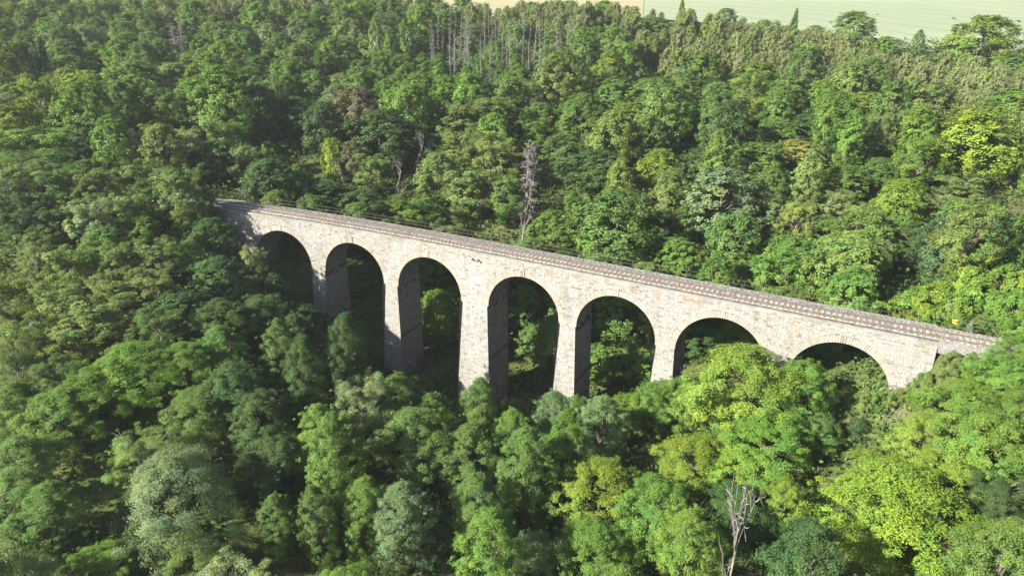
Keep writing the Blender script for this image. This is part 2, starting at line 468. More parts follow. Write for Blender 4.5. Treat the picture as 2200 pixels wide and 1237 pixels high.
RUSTY = [(-31.6, 0.5), (-28.0, 0.6), (-21.6, 0.5), (14.9, 0.9), (18.2, 0.5), (21.3, 0.5), (23.2, 0.6), (3.6, 0.7)]
wall_core = MB(); pier_core = [MB() for _ in range(6)]
wall_st = Stones(); pier_st = [Stones() for _ in range(6)]
z = -0.28
wall_meta = []
while z > min(BOT):
    h = random.uniform(0.19, 0.27); z1 = z - h
    if z > SPR > z1: z1 = SPR
    A0, A1 = spans(z - 1e-4, REX), spans(z1 + 1e-4, REX)
    K0, K1 = spans(z - 1e-4, ARCH_R), spans(z1 + 1e-4, ARCH_R)
    for i in range(8):
        if z < BOT[i]: continue
        target = wall_core if (z > SPR or i in (0, 7)) else pier_core[i - 1]
        (a0, b0), (a1, b1) = K0[i], K1[i]
        n = max(1, int((b0 - a0) / 2.0)); f = np.linspace(0, 1, n + 1)
        for side in (0, 1):
            g0 = a0 + (b0 - a0) * f; g1 = a1 + (b1 - a1) * f
            t0 = -bat(z) if side == 0 else WID + bat(z); t1 = -bat(z1) if side == 0 else WID + bat(z1)
            V = np.concatenate([vp(g0, t0, z), vp(g1, t1, z1)]); j = np.arange(n)
            Q = np.stack([j, j + 1, n + 2 + j, n + 1 + j], 1); target.add(V, Q if side else Q[:, ::-1])
        if i in (0, 7) or z > SPR:
            tgt = wall_st
        else: tgt = pier_st[i - 1]
        (a0, b0), (a1, b1) = A0[i], A1[i]
        a, b = max(a0, a1), min(b0, b1); c = cut_len(a, b, 0.26, 0.62)
        if c is None: continue
        c = a + (b - a) * c; lo_, hi_ = c.copy(), c.copy(); lo_[0], lo_[-1] = max(a0, a - 0.5), min(b0, b + 0.5); hi_[0], hi_[-1] = max(a1, a - 0.5), min(b1, b + 0.5)
        qs = [[(lo_[k], z), (lo_[k + 1], z), (hi_[k + 1], z1), (hi_[k], z1)] for k in range(len(c) - 1)]
        tn = tone(len(qs))
        for iq, q in enumerate(qs):
            sm = 0.5 * (q[0][0] + q[1][0])
            if abs(sm - PIER_S[2] - 0.2) < 1.1 + 0.12 * (-1 - z) and -9 < z < -1.2: tn[iq] *= 1.14
            if z > -1.9:
                for rs, rw in RUSTY:
                    if abs(sm - rs) < rw and z > -0.5 - 0.9 * (1 - abs(sm - rs) / rw): tn[iq] *= np.array([0.95, 0.78, 0.64])
            if z > -0.9 and RNG.random() < 0.35: tn[iq] *= np.array([0.86, 0.84, 0.76])
        if tgt is wall_st: wall_meta += [(0.5 * (q[0][0] + q[1][0]), z) for q in qs]
        tgt.add(front, qs, tn)
    z = z1

# pier flanks and abutment jambs, vaults
flank_core = [MB() for _ in range(6)]


def strip(mb, f, u, v, flip=False):
    U, Vv = np.meshgrid(u, v, indexing='ij'); P = f(U, Vv, np.zeros_like(U)).reshape(-1, 3); q = grid_q(len(u), len(v))
    mb.add(P, q[:, ::-1] if flip else q)


for k in range(6):
    zb = PIER_BOT[k]
    fr = lambda t, z, off, k=k: vp(ARC[k + 1] - ARCH_R + tap(z) + off, t, z)
    fl = lambda t, z, off, k=k: vp(ARC[k] + ARCH_R - tap(z) - off, t, z)
    zz = np.linspace(SPR, zb, 12)
    for f, fp in ((fr, True), (fl, False)): strip(pier_core[k], f, np.array([-bat(zb) , 1, 2.65, 4, WID + bat(zb)]), zz, fp)
    z = SPR
    while z > zb:
        z1 = z - random.uniform(0.235, 0.33)
        for f in (fr, fl):
            c = cut_len(-bat(z), WID + bat(z), 0.35, 0.8); a, b = -float(bat(z)), WID + float(bat(z))
            qs = [[(a + (b - a) * c[i], z), (a + (b - a) * c[i + 1], z), (a + (b - a) * c[i + 1], z1), (a + (b - a) * c[i], z1)] for i in range(len(c) - 1)]
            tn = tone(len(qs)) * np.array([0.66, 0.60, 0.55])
            if abs(z + 15.3) < 0.3: tn *= 0.5  # shadow line of an unmodelled pier step, painted as darkened courses
            if z > SPR - 0.6: tn[RNG.random(len(qs)) < 0.5] *= 0.25  # blackened stones paint the dark of open putlog holes below the springing
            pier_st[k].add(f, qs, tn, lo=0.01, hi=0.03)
        z = z1
for f, zb in ((lambda t, z, off: vp(ARC[0] - ARCH_R + off, t, z), ABUT_BOT[0]), (lambda t, z, off: vp(ARC[6] + ARCH_R - off, t, z), ABUT_BOT[1])):
    strip(wall_core, f, np.array([0, 2.65, WID]), np.linspace(SPR, zb, 5), zb == ABUT_BOT[0])
for s in (S_L, S_R):
    V = vp(np.array([s] * 4), np.array([0, WID, WID, 0]), np.array([-0.28, -0.28, -14, -14])); wall_core.add(V, [[0, 1, 2, 3]])
ss = np.linspace(S_L, S_R, 60); strip(wall_core, lambda s, t, o: vp(s, t, -0.06 + 0 * s), ss, np.array([0, WID]), False)

wall_o = obj('spandrel_wall', wall_core.mesh('spandrel_wall', JOINT), viaduct)
meta = np.array(wall_meta); order = np.argsort(-meta[:, 0]); near = np.zeros(len(meta), bool); near[order[:290]] = True
obj('facing_stones', wall_st.mesh('facing_stones', STONE, ~near), wall_o, kind='stuff')
for i in np.nonzero(near)[0]:
    sel = np.zeros(len(meta), bool); sel[i] = True
    obj('stone', wall_st.mesh('stone', STONE, sel), wall_o)
ORD = ['first', 'second', 'third', 'fourth', 'fifth', 'sixth', 'seventh', 'eighth', 'ninth', 'tenth', 'eleventh', 'twelfth']
for k in range(6):
    p = obj('pier', pier_core[k].mesh('pier', JOINT), viaduct)
    if k == 2: p['label'] = 'the one wide pier in the middle of the viaduct'
    obj('facing_stones', pier_st[k].mesh('pier_stones', STONE), p, kind='stuff')
for k in range(7):
    f = lambda th, t, off, k=k: vp(ARC[k] - (ARCH_R - off) * np.cos(th), t, SPR + (ARCH_R - off) * np.sin(th))
    mb = MB(); strip(mb, f, np.linspace(0, math.pi, 41), np.array([-0.02, 1.3, 2.65, 4, WID + 0.02]), True)
    v = obj('vault', mb.mesh('vault', JOINT), viaduct)
    st = Stones(); th = 0.0; nrow = 52
    for r in range(nrow):
        t0, t1 = r * math.pi / nrow, (r + 1) * math.pi / nrow
        c = cut_len(0, WID, 0.4, 0.9)
        qs = np.array([[(t0, WID * c[i]), (t0, WID * c[i + 1]), (t1, WID * c[i + 1]), (t1, WID * c[i])] for i in range(len(c) - 1)])
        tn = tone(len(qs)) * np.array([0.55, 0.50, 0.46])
        # work in metres for the joints
        q2 = qs.copy(); q2[..., 0] *= ARCH_R
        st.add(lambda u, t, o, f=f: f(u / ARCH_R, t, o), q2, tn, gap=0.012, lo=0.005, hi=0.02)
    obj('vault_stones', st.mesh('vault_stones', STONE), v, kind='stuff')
    # voussoirs of the front ring
    nv = 63; ring = Stones()
    ringmesh = MB()
    for j in range(nv):
        a0, a1 = j * math.pi / nv + 0.0042, (j + 1) * math.pi / nv - 0.0042
        key = j == nv // 2
        L = 0.98 if key else (0.84 if j % 2 else 0.77) + random.uniform(-0.05, 0.05)
        pr = random.uniform(0.018, 0.035) + (0.05 if key else 0)
        c = []
        for (off, ins) in ((0.25, 0.0), (-pr, 0.012)):
            for (r, a) in ((ARCH_R + ins * 0.4, a0 + ins / 6), (ARCH_R + ins * 0.4, a1 - ins / 6), (ARCH_R + L - ins, a1 - ins / 6), (ARCH_R + L - ins, a0 + ins / 6)):
                c.append(vp(ARC[k] - r * math.cos(a), off, SPR + r * math.sin(a)))
        tn = tone(1, 0.05)[0] * np.array([1.10, 1.04, 0.95]) * (0.8 if key else 1.0)
        if k >= 3:
            m1 = MB(); m1.add(c, BOXQ, tint=tn); obj('voussoir', m1.mesh('voussoir', STONE), viaduct)
        else: ringmesh.add(c, BOXQ, tint=tn)
    if k < 3: obj('voussoir_ring', ringmesh.mesh('voussoir_ring', STONE), viaduct, kind='stuff')
# coping slabs on both edges
for side in (0, 1):
    s = S_L
    while s < S_R - 0.4:
        s1 = min(s + random.uniform(2.2, 3.2), S_R)
        ta, tb = (-0.025, 0.46) if side == 0 else (WID - 0.46, WID + 0.025)
        zt = random.uniform(-0.006, 0.006); g = 0.002; c = []
        for zz, ins in ((-0.285, 0.0), (zt, 0.006)):
            for (a, b) in ((s + g + ins, ta + ins), (s1 - g - ins, ta + ins), (s1 - g - ins, tb - ins), (s + g + ins, tb - ins)): c.append(vp(a, b, zz))
        m1 = MB(); tn = tone(1, 0.0)[0] ** 0.5 * random.choice([1, 1, 1.03, 0.96]); m1.add(c, BOXQ, tint=np.clip(tn, 0.5, 1.25))
        obj('coping_slab', m1.mesh('coping_slab', COPING), viaduct); s = s1
# two drain spouts over the wide pier
for ds, L in ((-0.55, 0.35), (0.35, 0.5)):
    m1 = MB(); s = PIER_S[2] + 0.3 + ds
    P = [vp(s, 0.2, -1.0), vp(s, -L * 0.6, -1.03), vp(s + 0.05, -L, -1.16)]
    tube(m1, P, [0.10, 0.10, 0.12], 8); tube(m1, [P[2], P[1]], [0.085, 0.085], 8, (0.3, 0.3, 0.3))
    obj('drain_spout', m1.mesh('drain_spout', RUST), viaduct)

# ------------------------------------------------------------------ ballast, track, railings
TC = 1.72


def bal_z(s, t):
    on = (s > S_L) & (s < S_R)
    base = np.interp(t, [0.42, 0.52, 0.80, 1.02, 2.42, 2.62, 3.1, 4.6, 4.95], [0.10, 0.31, 0.345, 0.235, 0.235, 0.335, 0.28, 0.10, -0.03])
    off = np.interp(t, [-2.0, -0.6, 0.3, 0.80, 1.02, 2.42, 2.62, 3.1, 4.6, 6.2], [-1.55, -0.55, 0.16, 0.335, 0.235, 0.235, 0.33, 0.26, 0.05, -0.85])
    return np.where(on, base, off)


mbal = MB()
for sa, sb, ts in ((S_L, S_R, np.linspace(0.42, 4.93, 24)), (S_R + 0.002, 95, np.linspace(-0.9, 6.2, 34)), (-120, S_L - 0.002, np.linspace(-1.8, 6.2, 30))):
    sv = np.arange(sa, sb, 0.4); sv = np.append(sv, sb); S_, T_ = np.meshgrid(sv, ts, indexing='ij')
    on = 0.5 * (sa + sb)
    Z_ = bal_z(np.full_like(S_, on), T_) + RNG.normal(0, 0.018, S_.shape)
    mbal.add(vp(S_, T_, Z_).reshape(-1, 3), grid_q(*S_.shape))
obj('ballast_bed', mbal.mesh('ballast_bed', BALLAST, True), kind='structure')
# loose crushed stones on the bed
OCT_V = np.array([[1, 0, 0], [0, 1, 0], [-1, 0, 0], [0, -1, 0], [0, 0, 1], [0, 0, -0.6]], float)
OCT_T = np.array([[0, 1, 4], [1, 2, 4], [2, 3, 4], [3, 0, 4], [1, 0, 5], [2, 1, 5], [3, 2, 5], [0, 3, 5]])
ns = 17000
s_ = np.concatenate([RNG.uniform(S_L, S_R, 11500), RNG.uniform(S_R, 62, 4800), RNG.uniform(-62, S_L, 700)])
t_ = np.concatenate([RNG.uniform(0.5, 4.9, 11500), RNG.uniform(-1.3, 5.8, 4800), RNG.uniform(-0.5, 5.8, 700)])
z_ = bal_z(s_, t_) + 0.02
P = vp(s_, t_, z_); sz = RNG.uniform(0.045, 0.085, (ns, 1)) * RNG.uniform(0.7, 1.3, (ns, 3)); an = RNG.uniform(0, 6.28, ns)
V = OCT_V[None] * sz[:, None]; cx, sx = np.cos(an)[:, None], np.sin(an)[:, None]
V = np.stack([V[..., 0] * cx - V[..., 1] * sx, V[..., 0] * sx + V[..., 1] * cx, V[..., 2]], -1) + P[:, None]
tn = RNG.normal(1.0, 0.25, (ns, 1)) * np.where((RNG.random((ns, 1)) < 0.35), np.array([[1.0, 0.95, 0.90]]), np.array([[0.97, 1.0, 1.03]]))
tn = np.where((s_ > S_R)[:, None] & (t_ < 0.6)[:, None], tn * np.array([[0.95, 1.05, 1.18]]) * 1.1, tn)
obj('ballast_gravel', mesh_np('ballast_gravel', V.reshape(-1, 3), T=(OCT_T[None] + (np.arange(ns) * 6)[:, None, None]).reshape(-1, 3), mat=GRAVEL, tint=np.repeat(np.clip(tn, 0.3, 1.8), 6, 0)), kind='stuff')

track = empty('railway_track', vp(0, TC, 0.0), label='single railway track with rusty rails and pale sleepers on the viaduct', category='railway track')
TO = np.array(track.location)


def rail_mesh(t):
    mb = MB(); sv = np.arange(-75, 70, 1.0)
    prof = [(-0.07, 0.0), (0.07, 0.0), (0.07, 0.025), (0.012, 0.04), (0.012, 0.115), (0.036, 0.125), (0.036, 0.16), (-0.036, 0.16), (-0.036, 0.125), (-0.012, 0.115), (-0.012, 0.04), (-0.07, 0.025)]
    n = len(prof); P = np.stack([vp(sv, t + a, 0.29 + b) for a, b in prof], 1)
    Q = [(i * n + j, (i + 1) * n + j, (i + 1) * n + (j + 1) % n, i * n + (j + 1) % n) for i in range(len(sv) - 1) for j in range(n)]
    mb.add(P.reshape(-1, 3) - TO, Q); return mb.mesh('rail', RUST)


for t in (TC - 0.755, TC + 0.755): obj('rail', rail_mesh(t), track)
i = 0; s = -62.0
fast = MB()
while s < 62:
    m1 = MB(); c = []
    sk = random.uniform(-0.015, 0.015)
    for zz, ins in ((0.10, 0), (0.285, 0.02)):
        for (a, b) in ((-0.13, -1.22), (0.13, -1.22), (0.13, 1.22), (-0.13, 1.22)):
            c.append(vp(s + a * (1 - ins * 3) + sk * b, TC + b * (1 - ins * 0.3), zz) - TO)
    m1.add(c, BOXQ, tint=np.clip(tone(1, 0.12)[0], 0.6, 1.25)); obj('sleeper', m1.mesh('sleeper', SLEEPER), track)
    for t in (TC - 0.755, TC + 0.755):
        c = [vp(s + a, t + b, zz) - TO for zz in (0.28, 0.32) for (a, b) in ((-0.05, -0.12), (0.05, -0.12), (0.05, 0.12), (-0.05, 0.12))]; fast.add(c, BOXQ)
    s += 0.61
obj('rail_fastenings', fast.mesh('rail_fastenings', RUST), track, kind='stuff')


def railing(name, label, sa, sb, t, jog, r_post):
    org = vp(sa, t, 0.0); ro = empty(name, org, label=label, category='railing')
    sv = np.arange(sa, sb + 0.01, 1.75)

    def tt(s): return t + (jog if PIER_S[2] - 1.2 < s < PIER_S[2] + 1.3 else 0.0)
    for s in sv:
        m1 = MB(); lean = random.uniform(-0.02, 0.02)
        tube(m1, [vp(s, tt(s), -0.02) - org, vp(s + lean, tt(s), 1.07) - org], [r_post, r_post], 6); obj('post', m1.mesh('post', PAINT), ro)
    for nm, h in (('handrail', 1.06), ('mid_rail', 0.55)):
        m1 = MB(); pts = []
        for a in np.arange(sa, sb + 0.01, 0.4375): pts.append(vp(a, tt(a) , h + 0.008 * math.sin(a * 1.9)) - org)
        tube(m1, pts, [r_post * 0.85] * len(pts), 6); obj(nm, m1.mesh(nm, PAINT), ro)
    return ro


railing('railing', 'rusty brown two-rail fence along the far edge of the viaduct deck', -46.4, 44.6, WID - 0.22, 0.38, 0.028)
railing('railing', 'thin rusty railing along the near edge of the viaduct above the arches', -36.0, 46.4, 0.12, 0.0, 0.02)

# ------------------------------------------------------------------ foliage meshes (real metres, shared by all trees of a kind)
def unit(v): return v / (np.linalg.norm(v, axis=-1, keepdims=True) + 1e-9)


def leaf_quads(c, nrm, size, aspect, rng, tint, along=None):
    n = len(c); r = rng.normal(0, 1, (n, 3)) if along is None else along + rng.normal(0, 0.35, (n, 3))
    a = unit(r - (r * nrm).sum(1, keepdims=True) * nrm); b = np.cross(nrm, a)
    l = size[:, None] * 0.5; w = l * aspect; fold = nrm * l * 0.20
    V = np.stack([c - a * l, c + b * w + fold, c + a * l - nrm * l * 0.25, c - b * w + fold], 1).reshape(-1, 3)
    Q = np.arange(4 * n).reshape(n, 4)
    return V, Q, np.repeat(tint, 4, 0)


def leaf_tint(n, rng, var=0.16):
    v = rng.normal(1.0, var, (n, 1)); hue = rng.normal(0, 0.09, (n, 1))
    return np.clip(np.concatenate([v * (1 + hue), v, v * (1 - 0.5 * hue)], 1), 0.35, 1.9)


def profile(kind, h):
    if kind == 'R': return np.sqrt(np.clip(1 - ((h - 0.48) / 0.54) ** 2, 0, 1))
    if kind == 'T': return np.sqrt(np.clip(1 - (np.abs(h - 0.42) / 0.59) ** 2.1, 0, 1)) * (0.93 + 0.07 * np.cos(h * 9))
    if kind == 'L': return np.sqrt(np.clip(1 - ((h - 0.58) / 0.60) ** 2, 0, 1)) * (0.8 + 0.2 * np.cos(h * 13))
    if kind == 'W': return np.sqrt(np.clip(1 - np.clip((h - 0.30) / 0.71, -0.35, 1) ** 2, 0, 1))
    if kind == 'U': return np.sqrt(np.clip(1 - (h / 1.0) ** 2.2, 0, 1))
    return 1 - h


SPEC = {  # width, height, crown from, clumps, clump radius, flatten, leaf aspect, leaf-up bias
    'R': (8.0, 11.0, 1.0, 135, 0.98, 0.82, 0.60, 0.45),
    'T': (6.5, 12.0, 0.8, 135, 0.82, 0.90, 0.58, 0.35),
    'L': (8.0, 11.0, 1.2, 120, 0.92, 0.86, 0.46, 0.40),
    'W': (10.0, 9.0, 0.2, 150, 1.0, 0.85, 0.32, 0.25),
    'U': (5.0, 3.2, 0.0, 40, 0.78, 0.8, 0.55, 0.45)}
BARKOF = {'R': BARK, 'T': BARK, 'L': PALEBARK, 'W': BARK, 'B': BIRCH}


def make_broadleaf(kind, seed, nleaf, leaf):
    rng = np.random.default_rng(seed); w, H, z0, nc, cr0, flat, asp, upb = SPEC[kind]
    lob = rng.uniform(0, 6.28, 6); amp = rng.uniform(0.06, 0.16, 3)
    def lobes(az, h): return 1 + amp[0] * np.cos(2 * az + lob[0] + 3 * h) + amp[1] * np.cos(3 * az + lob[1] - 5 * h) + amp[2] * np.cos(5 * az + lob[2] + 8 * h) 
    hh = (np.arange(nc) + rng.uniform(0, 1, nc)) / nc; hh = hh ** (0.85 if kind != 'U' else 1.1)
    az = np.arange(nc) * 2.39996 + rng.normal(0, 0.5, nc)
    cr = cr0 * rng.uniform(0.62, 1.3, nc)
    pr = profile(kind, hh) * lobes(az, hh)
    rad = np.maximum(pr * w / 2 - cr * 0.75, 0) * rng.uniform(0.55, 1.08, nc) ** 0.6
    hc = H - z0
    zz = z0 + np.clip(hh, 0.03, 1) * hc - cr * 0.5
    C = np.stack([rad * np.cos(az), rad * np.sin(az), zz], 1)
    if kind in 'RTL':   # a few stray sprays that break the outline
        k = 46; h2 = rng.uniform(0.15, 1.0, k); a2 = rng.uniform(0, 6.28, k); r2 = profile(kind, h2) * lobes(a2, h2) * w / 2 * rng.uniform(0.9, 1.12, k)
        C = np.concatenate([C, np.stack([r2 * np.cos(a2), r2 * np.sin(a2), z0 + h2 * hc * 1.0], 1)]); cr = np.concatenate([cr, rng.uniform(0.25, 0.5, k) * cr0])
        if kind == 'T':
            k = 5; C = np.concatenate([C, np.stack([rng.normal(0, 0.25, k), rng.normal(0, 0.25, k), H - np.linspace(0.9, 0.15, k)], 1)]); cr = np.concatenate([cr, np.linspace(0.65, 0.25, k)])
    share = cr ** 2.0 / (cr ** 2.0).sum(); cnt = np.maximum((share * nleaf).astype(int), 8)
    idx = np.repeat(np.arange(len(C)), cnt); n = len(idx)
    cen = np.array([0, 0, z0 + hc * 0.4]); outw = unit(C - cen)[idx]
    d = unit(rng.normal(0, 1, (n, 3)) + outw * 0.75 + np.array([0, 0, 0.35]))
    r = cr[idx] * (0.35 + 0.65 * rng.random(n) ** 0.45) * (1 + 0.18 * rng.normal(0, 1, n))
    off = d * r[:, None]; off[:, 2] *= flat
    # sub-clumps: pull leaves towards twig ends
    ntw = 7; tw = unit(rng.normal(0, 1, (len(C), ntw, 3)) + np.array([0, 0, 0.3])); pick = tw[idx, rng.integers(0, ntw, n)] * (cr[idx] * 0.8)[:, None]; pick[:, 2] *= flat
    off = off * 0.50 + pick * 0.58
    P = C[idx] + off
    nr = unit(d * 0.35 + outw * 1.15 + np.array([0, 0, upb]) + rng.normal(0, 0.33, (n, 3)) + unit(pick) * 0.35)
    size = leaf * rng.uniform(0.65, 1.35, n)
    ct = rng.normal(1.0, 0.07, (len(C), 1))
    ch_ = rng.normal(0, 0.07, (len(C), 1)); tint = leaf_tint(n, rng) * ct[idx] * np.concatenate([1 + ch_, np.ones_like(ch_), 1 - ch_], 1)[idx]
    along = None
    if kind == 'W': along = unit(np.concatenate([outw[:, :2], np.full((n, 1), 0.5)], 1))
    V, Q, T = leaf_quads(P, nr, size, asp, rng, tint, along)
    crown = mesh_np('crown_' + kind, V, Q, mat=LEAF, tint=T)
    tb = MB()
    if kind != 'U':
        lean = rng.normal(0, 0.25, 2); top = np.array([lean[0], lean[1], H * 0.82])
        r0 = 0.022 * H
        tp = [np.array([0, 0, -0.8]), np.array([0, 0, 0.3]), top * 0.3 + rng.normal(0, 0.08, 3), top * 0.6 + rng.normal(0, 0.12, 3), top]
        tube(tb, tp, [r0 * 1.5, r0, r0 * 0.75, r0 * 0.5, r0 * 0.15], 7)
        sel = rng.choice(len(C), min(26 if kind == 'L' else 16, len(C)), replace=False)
        for i in sel:
            hb = np.clip(C[i, 2] / H - rng.uniform(0.2, 0.38), 0.12, 0.75) ; b0 = top * hb / 0.82 if hb < 0.82 else top
            b0 = np.array([np.interp(hb * H, [p[2] for p in tp], [p[j] for p in tp]) for j in range(3)])
            mid = (b0 + C[i]) / 2 + rng.normal(0, 0.22, 3) + np.array([0, 0, 0.12]); tube(tb, [b0, mid, C[i] + unit(C[i] - b0) * 0.2], [r0 * 0.38, r0 * 0.24, r0 * 0.07], 5)
            for _ in range(3 if kind == 'L' else 1):
                e = C[i] + rng.normal(0, 0.6, 3); tube(tb, [mid, (mid + e) / 2 + rng.normal(0, 0.12, 3), e], [r0 * 0.17, r0 * 0.1, r0 * 0.03], 4)
        trunk = tb
    else:
        for i in range(6):
            a = rng.uniform(0, 6.28); tube(tb, [np.array([0, 0, -0.3]), np.array([math.cos(a) * 0.5, math.sin(a) * 0.5, 0.9]), np.array([math.cos(a) * 1.3, math.sin(a) * 1.3, 2.0])], [0.07, 0.05, 0.02], 5)
    return crown, tb


def make_conifer(kind, seed, nleaf, leaf):
    """P young pine with upright shoots, S dark spruce with drooping tiers"""
    rng = np.random.default_rng(seed); w, H, z0 = ((5.0, 7.5, 0.4) if kind == 'P' else (4.6, 12.0, 0.9))
    tb = MB(); tube(tb, [np.array([0, 0, -0.6]), np.array([0.03, 0, H * 0.5]), np.array([0, 0.04, H])], [0.16, 0.1, 0.015], 6)
    P = []; D = []; nb = 60 if kind == 'P' else 90
    for i in range(nb):
        h = (i + rng.random()) / nb; a = i * 2.39996 + rng.normal(0, 0.3); L = (math.sqrt(1 - h * h * 0.98) if kind == 'P' else (1 - h) ** 0.9) * w / 2 * rng.uniform(0.7, 1.1) + 0.12
        b0 = np.array([0, 0, z0 + h * (H - z0) * 0.97]); rise = 0.45 if kind == 'P' else -0.28
        e = b0 + np.array([math.cos(a) * L, math.sin(a) * L, L * rise + (0.25 if kind == 'P' else 0)])
        tube(tb, [b0, (b0 + e) / 2 + np.array([0, 0, 0.05]), e], [0.03, 0.02, 0.008], 4)
        k = int(nleaf / nb * (0.35 + 1.3 * (1 - h))); f = rng.random(k) ** 0.6
        q = b0 + (e - b0) * f[:, None] + rng.normal(0, 0.13 + 0.05 * (1 - h), (k, 3)) + np.array([0, 0, 0.1 if kind == 'P' else -0.05])
        P.append(q); D.append(np.tile(unit(e - b0) * 0.6 + np.array([0, 0, 0.4 if kind == 'P' else -0.3]), (k, 1)))
    P = np.concatenate(P); D = np.concatenate(D); n = len(P)
    cen = np.stack([0 * P[:, 0], 0 * P[:, 1], P[:, 2] - 0.4], 1)
    nr = unit(unit(P - cen) + rng.normal(0, 0.5, (n, 3)) + np.array([0, 0, 0.3]))
    V, Q, T = leaf_quads(P, nr, leaf * rng.uniform(0.7, 1.3, n), 0.45, rng, leaf_tint(n, rng, 0.18), unit(D))
    return mesh_np('crown_' + kind, V, Q, mat=LEAF, tint=T), tb


def make_dead_conifer(seed, thin=False):
    rng = np.random.default_rng(seed); H = 12.0; tb = MB(); br = MB()
    tube(tb, [np.array([0, 0, -0.6]), rng.normal(0, 0.08, 3) + np.array([0, 0, H * 0.5]), np.array([0, 0, H])], [0.13, 0.09, 0.02], 6)
    for i in range(46 if thin else 110):
        h = rng.uniform(0.18, 0.98); a = rng.uniform(0, 6.28); L = (1.08 - h) * 1.9 * rng.uniform(0.4, 1.0) + 0.2
        b0 = np.array([0, 0, h * H]); e = b0 + np.array([math.cos(a) * L, math.sin(a) * L, rng.uniform(-0.35, 0.15) * L])
        m = (b0 + e) / 2 + np.array([0, 0, 0.06]); tube(br, [b0, m, e], [0.03, 0.022, 0.01] if thin else [0.045, 0.036, 0.016], 4)
        for _ in range(2 if thin else 4):
            f = rng.uniform(0.4, 1); s0 = b0 + (e - b0) * f; tube(br, [s0, s0 + rng.normal(0, 0.22, 3) + np.array([0, 0, -0.1])], [0.022, 0.01], 3)
    return br, tb


def make_bare(seed, H=9.0):
    """leafless broadleaf tree: forking branches"""
    rng = np.random.default_rng(seed); tb = MB(); br = MB()
    def grow(p, d, L, r, lev, mb):
        pts = [p]; q = p; dd = d
        for _ in range(3):
            dd = unit(dd + rng.normal(0, 0.16, 3) + np.array([0, 0, 0.05])); q = q + dd * L / 3; pts.append(q)
        tube(mb, pts, np.linspace(r, r * 0.55, 4), 6 if lev == 0 else 4)
        if lev < 5:
            for _ in range(3):
                f = rng.integers(1, 4); grow(pts[f], unit(dd + rng.normal(0, 0.62, 3) + np.array([0, 0, 0.1])), L * rng.uniform(0.5, 0.74), max(r * 0.55, 0.02), lev + 1, br)
    grow(np.array([0, 0, -0.5]), np.array([0, 0, 1.0]), H * 0.42, 0.2, 0, tb)
    return br, tb


def merged(tb, br):
    tb.add(np.concatenate(br.V), np.concatenate(br.Q)); return tb.mesh('trunk_and_branches', DEADWOOD, True)


LIB = {}
for k, nv_, nn, nl, fn, fl in (('R', 4, 48000, 0.142, 15500, 0.30), ('T', 4, 44000, 0.134, 13500, 0.285), ('L', 4, 44000, 0.128, 15000, 0.27), ('W', 2, 48000, 0.18, 12000, 0.34), ('U', 3, 12000, 0.15, 4500, 0.27)):
    for v in range(nv_):
        for lod, (n_, l_) in (('near', (nn, nl)), ('far', (fn, fl))):
            c, tb = make_broadleaf(k, 100 * ord(k) + v, n_, l_)
            LIB.setdefault((k, lod), []).append((c, tb.mesh('trunk', BARKOF.get(k, BARK), True)))
            if k == 'T' and lod == 'far': LIB.setdefault(('B', 'far'), []).append((c, tb.mesh('trunk', BIRCH, True)))
for k, n_, l_ in (('P', 5200, 0.38), ('S', 5200, 0.42)):
    for v in range(3):
        c, tb = make_conifer(k, 40 + v + ord(k), n_, l_); LIB.setdefault((k, 'far'), []).append((c, tb.mesh('trunk', BARK, True)))
for v in range(4):
    br, tb = make_dead_conifer(70 + v); LIB.setdefault(('D', 'far'), []).append((None, merged(tb, br)))
for v in range(4):
    br, tb = make_dead_conifer(170 + v, True); LIB.setdefault(('Q', 'far'), []).append((None, merged(tb, br)))
for v in range(3):
    br, tb = make_bare(90 + v); LIB.setdefault(('X', 'far'), []).append((None, merged(tb, br)))
LIB[('B', 'near')] = LIB[('B', 'far')]
for k in 'PSDXQ': LIB[(k, 'near')] = LIB[(k, 'far')]
DIM = {k: SPEC[k][:3] for k in SPEC}; DIM.update(P=(5.0, 7.5, 0.4), S=(4.6, 12.0, 0.9), D=(3.2, 12.0, 0.5), Q=(3.2, 12.0, 0.5), X=(6.5, 9.0, 1.5), B=(6.5, 12.0, 1.0))

for k in 'X':
    bb = np.array([v.co[:] for me in LIB[(k, 'far')] for v in me[1].vertices]); DIM[k] = (float(2.2 * np.percentile(np.hypot(bb[:, 0], bb[:, 1]), 90)), float(bb[:, 2].max()) * 0.95, float(bb[:, 2].max()) * 0.3)
COLS = {'b': (0.178, 0.268, 0.036), 'g': (0.122, 0.225, 0.038), 'm': (0.112, 0.202, 0.046), 'd': (0.064, 0.124, 0.034), 's': (0.148, 0.224, 0.094),  # dark green: darker foliage, also puts the valley hollow's shade into crown colour
        'o': (0.164, 0.238, 0.062), 't': (0.080, 0.160, 0.070), 'y': (0.27, 0.285, 0.085), 'n': (0.150, 0.155, 0.080), 'p': (0.190, 0.230, 0.090), 'r': (0.25, 0.15, 0.10),
        'w': (0.225, 0.285, 0.108)}
LOOK = {'b': 'bright yellow-green', 'g': 'fresh green', 'm': 'mid-green', 'd': 'dark green', 's': 'silvery green', 'o': 'olive', 't': 'blue-green', 'y': 'cream-yellow',
        'n': 'brownish', 'p': 'grey-green', 'r': 'rust-brown', 'w': 'pale-tipped'}
KNAME = {'R': 'broadleaf_tree', 'T': 'alder_tree', 'L': 'locust_tree', 'W': 'willow_tree', 'U': 'shrub', 'P': 'pine_tree', 'S': 'spruce_tree', 'D': 'dead_tree', 'Q': 'dead_tree', 'X': 'bare_tree', 'B': 'birch_tree'}
